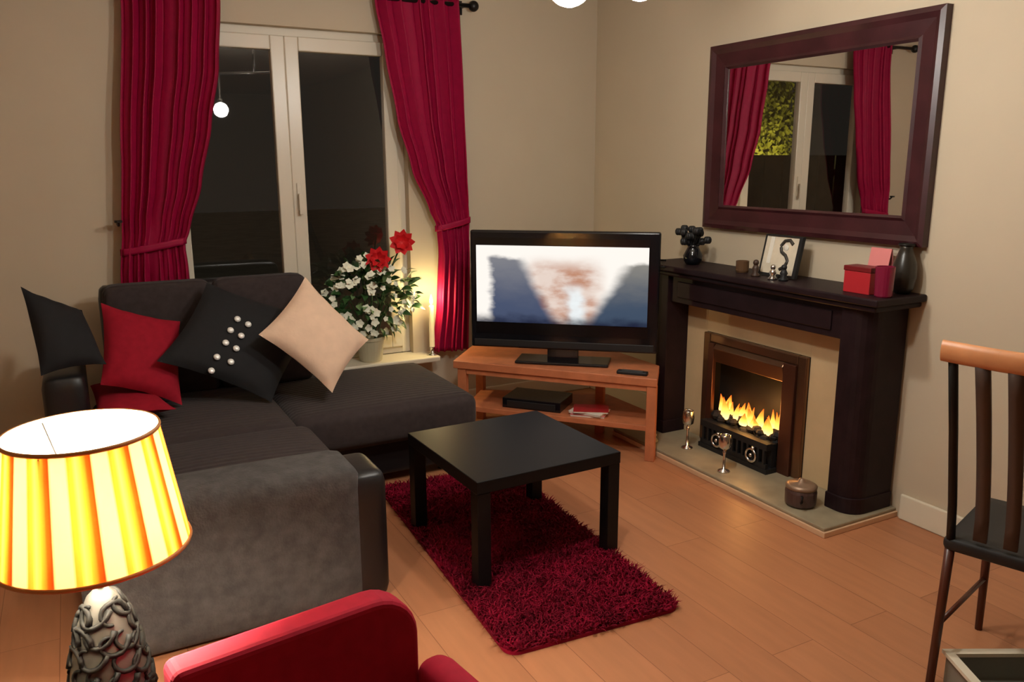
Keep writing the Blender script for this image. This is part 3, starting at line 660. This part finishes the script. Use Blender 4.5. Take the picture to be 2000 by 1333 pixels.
# ---- scatter cushions
def cushion(name, lab, m, corners, th, tex=None, cat='cushion', group=None):
    # corners: TL, TR, BR, BL as 3-D points on what the cushion leans on
    c = [Vector(p) for p in corners]; mid = sum(c, Vector())/4
    nrm = ((c[1]-c[3]).cross(c[2]-c[0])).normalized()
    if nrm.dot(CAM-mid) < 0: nrm = -nrm
    root = thing(name, lab, cat, (mid.x, mid.y, min(p.z for p in c)), group)
    def base(u, v):
        p = c[0]*(1-u)*(1-v)+c[1]*u*(1-v)+c[2]*u*v+c[3]*(1-u)*v
        a, b = 2*u-1, 2*v-1                              # edges pulled in between the corners
        pull = .06*((1-a*a)*b**4*(-b)); pull2 = .06*((1-b*b)*a**4*(-a))
        return p+(c[3]-c[0])*pull*.7+(c[1]-c[0])*pull2*.7
    def prof(u, v): a, b = abs(2*u-1), abs(2*v-1); return ((1-a**2.6)*(1-b**2.6))**.55
    f = MB().grid(lambda u, v: base(u, v)+nrm*(th*.5*prof(u, v)+.0015*math.sin(23*u+9*v)), 20, 20)
    f.grid(lambda u, v: base(u, v)-nrm*th*.5*prof(u, v), 20, 20)
    o = f.build('cover', m, root, smooth=True)
    return root, base, prof, nrm, mid, c
cu = cushion('scatter_cushion', 'cream square cushion balanced on one corner on the sofa', 'cush_cream',
        [atY(596, 541, 4.10), atY(720, 664, 3.94), atY(649, 768, 3.78), atY(505, 654, 3.90)], .12)
ck = cushion('scatter_cushion', 'black cushion studded with two rows of silver gems', 'cush_black',
        [atY(404, 552, 4.29), atY(626, 622, 4.22), atY(530, 786, 3.92), atY(306, 706, 3.99)], .13)
root, base, prof, nrm, mid, c = ck
pn = ((c[1]-c[3]).cross(c[2]-c[0])).normalized()
gem = None
for (px, py) in ((462, 622), (483, 632), (450, 647), (473, 656), (440, 671), (461, 681), (426, 698), (449, 707), (412, 724)):
    r_ = ray(px, py)
    best = min(((base(i/50, j/50)+nrm*.075*prof(i/50, j/50)) for i in range(51) for j in range(51)), key=lambda p: (p-CAM).cross(r_).length)
    if gem is None:
        g = MB().ball((0, 0, 0), .0165, 10, 6, (1, 1, .55)); gem = g.build('gem', mat('silver_gem', (.85, .84, .80), .35, metal=.2), None, smooth=False)
        o = gem
    else: o = gem.copy(); col.objects.link(o)
    o.matrix_parent_inverse = Matrix.Identity(4); o.parent = root; o.location = best-root.location
    o.rotation_euler = nrm.to_track_quat('Z', 'Y').to_euler()
cushion('scatter_cushion', 'plain red cushion between two black cushions on the sofa', 'cush_red',
        [atY(197, 592, 4.28), atY(352, 628, 4.27), atY(356, 792, 4.0), atY(196, 752, 4.03)], .13)
lc = cushion('scatter_cushion', 'plain black cushion leaning on the low side of the sofa', 'cush_black',
        [atY(40, 560, 4.12), atY(160, 606, 4.2), atY(208, 712, 4.0), atY(80, 735, 3.92)], .12)
cushion('scatter_cushion', 'red cushion lying flat on the sofa behind the lamp', 'cush_red',
        [atZ(176, 754, .52), atZ(262, 742, .52), atZ(345, 800, .52), atZ(190, 815, .52)], .09)

# ================================================================== plant on the sill, candle
pl = thing('potted_plant', 'leafy pot plant with small white blossoms and two red flowers on sill', 'plant', (1.54, 4.70, WZ0))
PC = Vector((1.54, 4.715, WZ0))
MB().lathe([(.065, 0), (.07, .008), (.084, .13), (.09, .135), (.09, .155), (.082, .155), (.078, .12)], PC, 24).build('pot', 'ceramic', pl)
MB().lathe([(.077, .118), (.077, .125)], PC, 20).build('soil', mat('pot_soil', lin((48, 38, 30)), .95), pl)
def leaf_mesh(m, L_=.085, W_=.042):
    b = MB(); b.grid(lambda u, v: (W_*math.sin(math.pi*(v**.8))*(u-.5)*1.0, L_*v, .012*math.sin(math.pi*v)+.25*W_*abs(u-.5)*math.sin(math.pi*v)), 4, 6); return b.mesh('leaf', m, True)
lm1, lm2 = leaf_mesh('leaf'), leaf_mesh('leaf2')
rnd = random.Random(21)
def flower_mesh(m, n, r_, wd, cup=.25):
    b = MB()
    for k in range(n):
        a = 2*math.pi*k/n; ca_, sa_ = math.cos(a), math.sin(a)
        def P(u, v):
            x = r_*v; y = wd*math.sin(math.pi*min(1, v*.92+.06))*(u-.5)*2; z = cup*r_*v*v-.15*abs(u-.5)*wd
            return (x*ca_-y*sa_, x*sa_+y*ca_, z+.0006*k)
        b.grid(P, 2, 4)
    return b.mesh('blossom', m, True, False)
fw = flower_mesh('petal_w', 5, .023, .011)
def sphere_pt(rx, ry, rz_, lo=0.55):
    while True:
        p = Vector((rnd.uniform(-1, 1), rnd.uniform(-1, 1), rnd.uniform(-1, 1)))
        if lo < p.length <= 1: return Vector((p.x*rx, p.y*ry, p.z*rz_)), p.normalized()
FC = Vector((1.53, 4.665, .82))
def place(me, name, p, dirv, spin, sc):
    o = bpy.data.objects.new(name, me); col.objects.link(o); o.parent = pl; o.location = p-pl.location
    o.rotation_euler = (dirv.to_track_quat('Y' if name == 'leaf' else 'Z', 'Z' if name == 'leaf' else 'Y') @ Matrix.Rotation(spin, 3, 'Y' if name == 'leaf' else 'Z').to_quaternion()).to_euler(); o.scale = (sc,)*3
    return o
for k in range(230):
    p, d = sphere_pt(.285, .105, .255, .25)
    if p.z < -.12 and abs(p.x) > .2: continue
    d = (d+Vector((0, -.2, rnd.uniform(-.5, .4)))).normalized()
    d.y = -abs(d.y) if (FC+p).y > 4.70 else d.y
    place(lm2 if k % 4 == 0 else lm1, 'leaf', FC+p, d, rnd.uniform(-.8, .8), rnd.uniform(.7, 1.15))
for k in range(105):
    p, d = sphere_pt(.29, .11, .26, .85)
    if p.y > .03: p.y = -p.y
    d = (Vector((d.x*.5, -1, d.z*.4+.3))).normalized()
    place(fw, 'blossom', FC+p+Vector((0, -.02, 0)), d, rnd.uniform(0, 6), rnd.uniform(.75, 1.25))
for k in range(12):
    p, d = sphere_pt(.2, .08, .2, .7); e = FC+p
    MB().tube([PC+Vector((rnd.uniform(-.04, .04), rnd.uniform(-.04, .04), .12)), PC.lerp(e, .5)+Vector((0, 0, .06)), e], .004, 5).build('stem', 'leaf', pl)
for px, py, s in ((738, 508, 1.0), (785, 474, 1.0)):
    c_ = atY(px, py, 4.60); dirv = (CAM-c_+Vector((.2, 0, .5))).normalized()
    MB().tube([PC+Vector((0, 0, .13)), PC.lerp(c_, .6)+Vector((0, .05, .06)), c_], .005, 6).build('stem', 'leaf', pl)
    fm_ = flower_mesh('petal_r', 9, .078, .026, .35); o = place(fm_, 'red_flower', c_, dirv, 0, s)
    o2 = place(flower_mesh('petal_r', 7, .048, .02, .8), 'red_flower_heart', c_+dirv*.012, dirv, .4, s)
cn = thing('pillar_candle', 'tall lit cream candle on the window sill beside red curtain', 'candle', (1.93, 4.665, WZ0))
MB().lathe([(.035, 0), (.035, .008), (.014, .014), (.012, .05), (.02, .055)], (1.93, 4.665, WZ0), 18).build('holder', 'silver', cn, smooth=True)
MB().lathe([(.016, .055), (.016, .315), (.013, .32)], (1.93, 4.665, WZ0), 16).build('wax', 'wax', cn)
MB().lathe([(.003, .325), (.011, .342), (.009, .362), (.001, .39)], (1.93, 4.665, WZ0), 12).build('flame', 'flamecandle', cn, smooth=True)
light('candle_light', 'POINT', (1.93, 4.63, WZ0+.37), CANDLE_W, (1, .78, .36), .02, cn)

# ================================================================== table lamp and its side table
LX, LY = -.028, 1.690; LT = .45
sd = thing('side_table', 'small round dark side table under the striped lamp', 'table', (LX, LY, 0))
MB().lathe([(.16, LT-.025), (.165, LT-.02), (.165, LT-.005), (.16, LT)], (LX, LY, 0), 32).build('table_top', 'darkwood', sd)
MB().lathe([(.02, .03), (.02, LT-.025)], (LX, LY, 0), 14).build('column', 'darkwood', sd)
MB().lathe([(.12, 0), (.12, .012), (.03, .03)], (LX, LY, 0), 24).build('base', 'darkwood', sd)
lp = thing('table_lamp', 'lit table lamp with gold striped shade on silver black floral base', 'lamp', (LX, LY, LT))
ZT, ZB = 1.108, .862
so = MB().lathe([(.176, -.123), (.137, .123)], (0, 0, 0), 78, cap=False).build('lamp_shade', 'shade', lp, smooth=True, loc=(LX, LY, (ZT+ZB)/2))
M['lining'] = mat('white_shade_lining', (.9, .88, .82), .8); nt_ = M['lining'].node_tree
tr_ = nt_.nodes.new('ShaderNodeBsdfTranslucent'); tr_.inputs[0].default_value = (.95, .92, .85, 1); mx_ = nt_.nodes.new('ShaderNodeMixShader'); mx_.inputs[0].default_value = .5
nt_.links.new(nt_.nodes['Principled BSDF'].outputs[0], mx_.inputs[1]); nt_.links.new(tr_.outputs[0], mx_.inputs[2]); nt_.links.new(mx_.outputs[0], nt_.nodes['Material Output'].inputs[0])
MB().lathe([(.174, -.122), (.135, .122)], (0, 0, 0), 60, cap=False).build('shade_lining', 'lining', lp, smooth=True, loc=(LX, LY, (ZT+ZB)/2))
for r_, z in ((.1765, ZB+.004), (.1375, ZT-.004)):
    MB().grid(lambda u, v: (LX+(r_+.0028*math.cos(2*math.pi*v))*math.cos(2*math.pi*u), LY+(r_+.0028*math.cos(2*math.pi*v))*math.sin(2*math.pi*u), z+.0045*math.sin(2*math.pi*v)), 60, 6).build('shade_trim', mat('gold_brown_trim', lin((176, 112, 52)), .6), lp, smooth=True)
MB().lathe([(.006, ZB-.09), (.012, ZB-.05), (.016, ZB-.03), (.010, ZB-.012), (.008, ZB+.005), (.018, ZB+.03), (.018, ZB+.07)], (LX, LY, 0), 18).build('lamp_holder', 'silver', lp, smooth=True)
MB().ball((LX, LY, ZB+.106), .030, 14, 10, (1, 1, 1.2)).build('bulb', 'bulb', lp, smooth=True)
sp = MB()
for k in range(3):
    a = 2*math.pi*k/3; sp.tube([(LX+.012*math.cos(a), LY+.012*math.sin(a), ZB+.03), (LX+.138*math.cos(a), LY+.138*math.sin(a), ZT-.01)], .0022, 5)
sp.build('shade_spider', 'silver', lp, merge=False)
bprof = [(.075, LT), (.078, LT+.012), (.082, LT+.06), (.072, LT+.16), (.050, LT+.26), (.028, LT+.31), (.012, LT+.326)]
MB().lathe(bprof, (LX, LY, 0), 32).build('lamp_base', 'silverglaze', lp, smooth=True)
def brad(z):
    for (r0, z0), (r1, z1) in zip(bprof, bprof[1:]):
        if z <= z1: return r0+(r1-r0)*(z-z0)/max(1e-6, z1-z0)
    return bprof[-1][0]
rnd = random.Random(9)
scm = mat('black_scroll', (.008, .007, .006), .65, spec=.15)
for k in range(66):                       # black curled sprigs applied to the base
    a0 = 2*math.pi*((k*.569840) % 1); z0 = LT+.02+.28*((k*.754878) % 1); s = rnd.choice((-1, 1)); pts = []
    for i in range(14):
        t = i/13; th = t*4.6*s; q = .036*(1-t*.72); z = min(LT+.318, max(LT+.006, z0+q*math.sin(th))); aa = a0+(q*math.cos(th))/max(.03, brad(z)); r_ = brad(z)+.0015
        pts.append((LX+r_*math.cos(aa), LY+r_*math.sin(aa), z))
    MB().tube(pts, .0068, 5, .0034).build('scroll', scm, lp, smooth=True)

# ================================================================== red armchair in the foreground
rcx = Vector((.300, 1.42, 0)); rca = math.radians(9)
ac = thing('red_armchair', 'red upholstered armchair with low arms in front of the lamp', 'armchair', (rcx.x, rcx.y-.2, 0))
def loc_(p): q = Matrix.Rotation(rca, 3, 'Z') @ Vector(p); return rcx+q
def outline(w_, z0, z1, r_):
    o = [(-w_/2, z0), (w_/2, z0)]
    for k in range(8): t = math.pi/2*k/7; o.append((w_/2-r_+r_*math.cos(t), z1-r_+r_*math.sin(t)))
    r2 = .02
    for k in range(5): t = math.pi/2+math.pi/2*k/4; o.append((-w_/2+r2+r2*math.cos(t), z1-r2+r2*math.sin(t)))
    return o
MB().prism(outline(.485, .30, .752, .10), -.035, .035, to=lambda a, b, h: tuple(loc_((a, h, b)))).build('backrest', 'redchair', ac, bev=.014, seg=3)
def rp(mb, *a, **k):
    t_ = MB().pad(*a, **k); mb.add([tuple(loc_(p)) for p in t_.v], t_.f); return mb
rp(MB(), -.22, .22, -.50, -.02, .30, .45, .05, crown=.02, n=10).build('seat', 'redchair', ac, smooth=True)
for s in (-1, 1): rp(MB(), s*.275-.045, s*.275+.045, -.46, -.01, .30, .585, .04, n=10).build('arm', 'redchair', ac, smooth=True)
for sx_ in (-.24, .24):
    for sy_ in (-.44, -.04):
        p = loc_((sx_, sy_, 0)); MB().lathe([(.014, 0), (.022, .31)], p, 10).build('leg', 'darkwood', ac)

# ================================================================== dining chair by the right wall
dc = thing('dining_chair', 'dining chair with beech top rail dark slats and black seat', 'chair', (2.45, 1.25, 0))
P0 = atZ(1856, 1066, .455); u_ = Vector((.30, -.954, 0)); b_ = Vector((-.954, -.30, 0)); Wd = .40
def cp(t, back, z): return Vector((P0.x, P0.y, 0))+u_*t+b_*back+Vector((0, 0, z))
ztop = 1.085
def post(t): return [cp(t, .045, 0.0), cp(t, .02, .25), cp(t, 0, .455), cp(t, .03, .60), cp(t, .11, .85), cp(t, .195, ztop)]
for t in (0, Wd):
    p = post(t); MB().tube(p[:3], .013, 8, .015).build('rear_leg', 'brownmetal', dc, smooth=True)
    MB().tube(p[2:], .013, 8).build('back_post', 'iron', dc, smooth=True)
rp_ = []
def railp(u, v):
    a = 2*math.pi*v; t = -.03+(Wd+.06)*u; bow = .035*math.sin(math.pi*u)
    return cp(t, .195+bow+.014*math.cos(a), ztop+.012+.030*math.sin(a))
MB().grid(railp, 18, 12).build('top_rail', 'beech2', dc, smooth=True)
for k in range(1, 5):
    t = Wd*k/5; bw = .03*math.sin(math.pi*k/5)
    b = MB(); b.grid(lambda u, v: cp(t+(u-.5)*.036, .006+(.205+bw)*max(0, (v-.06))**1.3, .50+(ztop-.51)*v), 1, 8)
    o = b.build('back_slat', mat('dark_slat_%d' % k, lin((78, 62, 54)), .5) if k == 1 else bpy.data.materials['dark_slat_1'], dc, smooth=True); q = o.modifiers.new('thick', 'SOLIDIFY'); q.thickness = .012
b = MB().pad(-.02, Wd+.02, -.02, .42, .44, .488, .02, n=8)
MB().add([tuple(cp(p[0], -p[1], p[2])) for p in b.v], b.f).build('seat', 'black', dc, smooth=True)
for t in (.02, Wd-.02): MB().tube([cp(t, -.40, 0), cp(t, -.37, .445)], .012, 8, .015).build('front_leg', 'brownmetal', dc, smooth=True)
MB().tube([cp(.0, .025, .20), cp(.02, -.38, .20)], .009, 6).build('stretcher', 'brownmetal', dc, smooth=True)
gx = thing('storage_tray', 'low grey plastic tray with pale rim under the dining chair', 'tray', (2.50, 1.15, 0))
GX = Vector((.88, -.474, 0)); GY = Vector((.474, .88, 0)); G0 = atZ(1840, 1268, .112); G0.z = 0
def gbox(mb, a0, a1, b0, b1, z0, z1):
    t_ = MB().box(a0, a1, b0, b1, z0, z1); mb.add([tuple(G0+GX*(p[0]-.04)-GY*(p[1]-.05)+Vector((0, 0, p[2]))) for p in t_.v], t_.f); return mb
g = MB(); gbox(g, .05, .36, .06, .34, .005, .02); gbox(g, .05, .36, .06, .075, .02, .10); gbox(g, .05, .36, .325, .34, .02, .10); gbox(g, .05, .065, .075, .325, .02, .10); gbox(g, .345, .36, .075, .325, .02, .10)
g.build('body', 'greybox', gx, merge=False)
g = MB(); gbox(g, .04, .37, .05, .078, .10, .112); gbox(g, .04, .37, .322, .35, .10, .112); gbox(g, .04, .068, .078, .322, .10, .112); gbox(g, .342, .37, .078, .322, .10, .112)
g.build('rim', 'white', gx, merge=False)

# ================================================================== ceiling light
c0 = atY(1112, 14, 1.98); c1 = atY(1250, 2, 2.38)      # lowest points of the two globes
hub = (c0+c1)/2; bz = max(c0.z, c1.z)+.24
cl = thing('ceiling_light', 'bar pendant ceiling light with two glowing glass globes', 'ceiling light', (hub.x, hub.y, ZC))
MB().lathe([(.06, ZC-.03), (.065, ZC-.005), (.065, ZC)], (hub.x, hub.y, 0), 24).build('ceiling_rose', 'silver', cl, smooth=True)
MB().lathe([(.010, bz), (.010, ZC-.03)], (hub.x, hub.y, 0), 12).build('stem', 'silver', cl, smooth=True)
MB().tube([(c0.x, c0.y, bz), (c1.x, c1.y, bz)], .010, 10).build('bar', 'silver', cl, smooth=True)
for c_ in (c0, c1):
    gz = c_.z+GR
    so = sub(MB().ball((c_.x, c_.y, gz), GR, 20, 14).build('globe', 'frost', cl, smooth=True))
    MB().lathe([(.022, gz+GR-.008), (.024, gz+GR+.03), (.008, gz+GR+.035), (.008, bz)], (c_.x, c_.y, 0), 16).build('lamp_holder', 'silver', cl, smooth=True)

# ================================================================== night garden outside
struct(MB().box(-9, 14, YW+WD, 32, -.2, -.1).build('ground', 'soil'), 'dark garden ground outside the window')
fe = thing('garden_fence', 'dark plank fence seen through the window in the mirror', 'fence', (-2.0, 8.0, -.1))
for k in range(34):
    x = -5.2+k*.15; MB().box(x, x+.142, 7.2+(k % 2)*.012, 7.22+(k % 2)*.012, -.1, 1.70).build('plank', 'fence', fe)
for z in (.3, 1.45): MB().box(-5.2, -.1, 7.235, 7.28, z, z+.08).build('rail', 'fence', fe)
he = thing('garden_hedge', 'lit yellow green hedge rising behind the garden fence', 'hedge', (-1.9, 9.0, -.1))
MB().pad(-2.75, -1.35, 8.5, 9.1, .2, 4.2, .25, n=8).build('hedge_body', 'hedge', he, smooth=True)
rnd = random.Random(2); lv = []; lf = []
for k in range(4000):
    x = rnd.uniform(-2.75, -1.35); z = rnd.uniform(.6, 4.2); y = 8.5-rnd.uniform(0, .12); i = len(lv); s = rnd.uniform(.03, .06); a = rnd.uniform(0, 6.28)
    lv += [(x, y, z), (x+s*math.cos(a), y-s*.5, z+s*math.sin(a)), (x+1.6*s*math.cos(a+.5), y-s*.2, z+1.6*s*math.sin(a+.5)), (x+s*math.cos(a+1), y, z+s*math.sin(a+1))]; lf.append((i, i+1, i+2, i+3))
me = bpy.data.meshes.new('hedge_leaves'); me.from_pydata(lv, [], lf); me.materials.append(M['hedge']); o = bpy.data.objects.new('hedge_leaves', me); col.objects.link(o); put(o, he); o['kind'] = 'stuff'
gl = thing('hedge_fill_lamp', 'added lamp hidden behind the fence to light the hedge', 'lamp', (-1.95, 7.75, -.1))  # added lamp, out of sight below the fence top, brightens the hedge
MB().lathe([(.03, -.1), (.03, 1.38), (.06, 1.39), (.06, 1.41)], (-1.95, 7.75, 0), 12).build('post', 'iron', gl)
MB().ball((-1.95, 7.75, 1.46), .05, 10, 7).build('globe', emission('hedge_fill_bulb', (1, .85, .4), 3), gl, smooth=True)
light('hedge_fill_light', 'POINT', (-1.95, 7.90, 1.50), 12.0, (1, .86, .36), .05, gl)
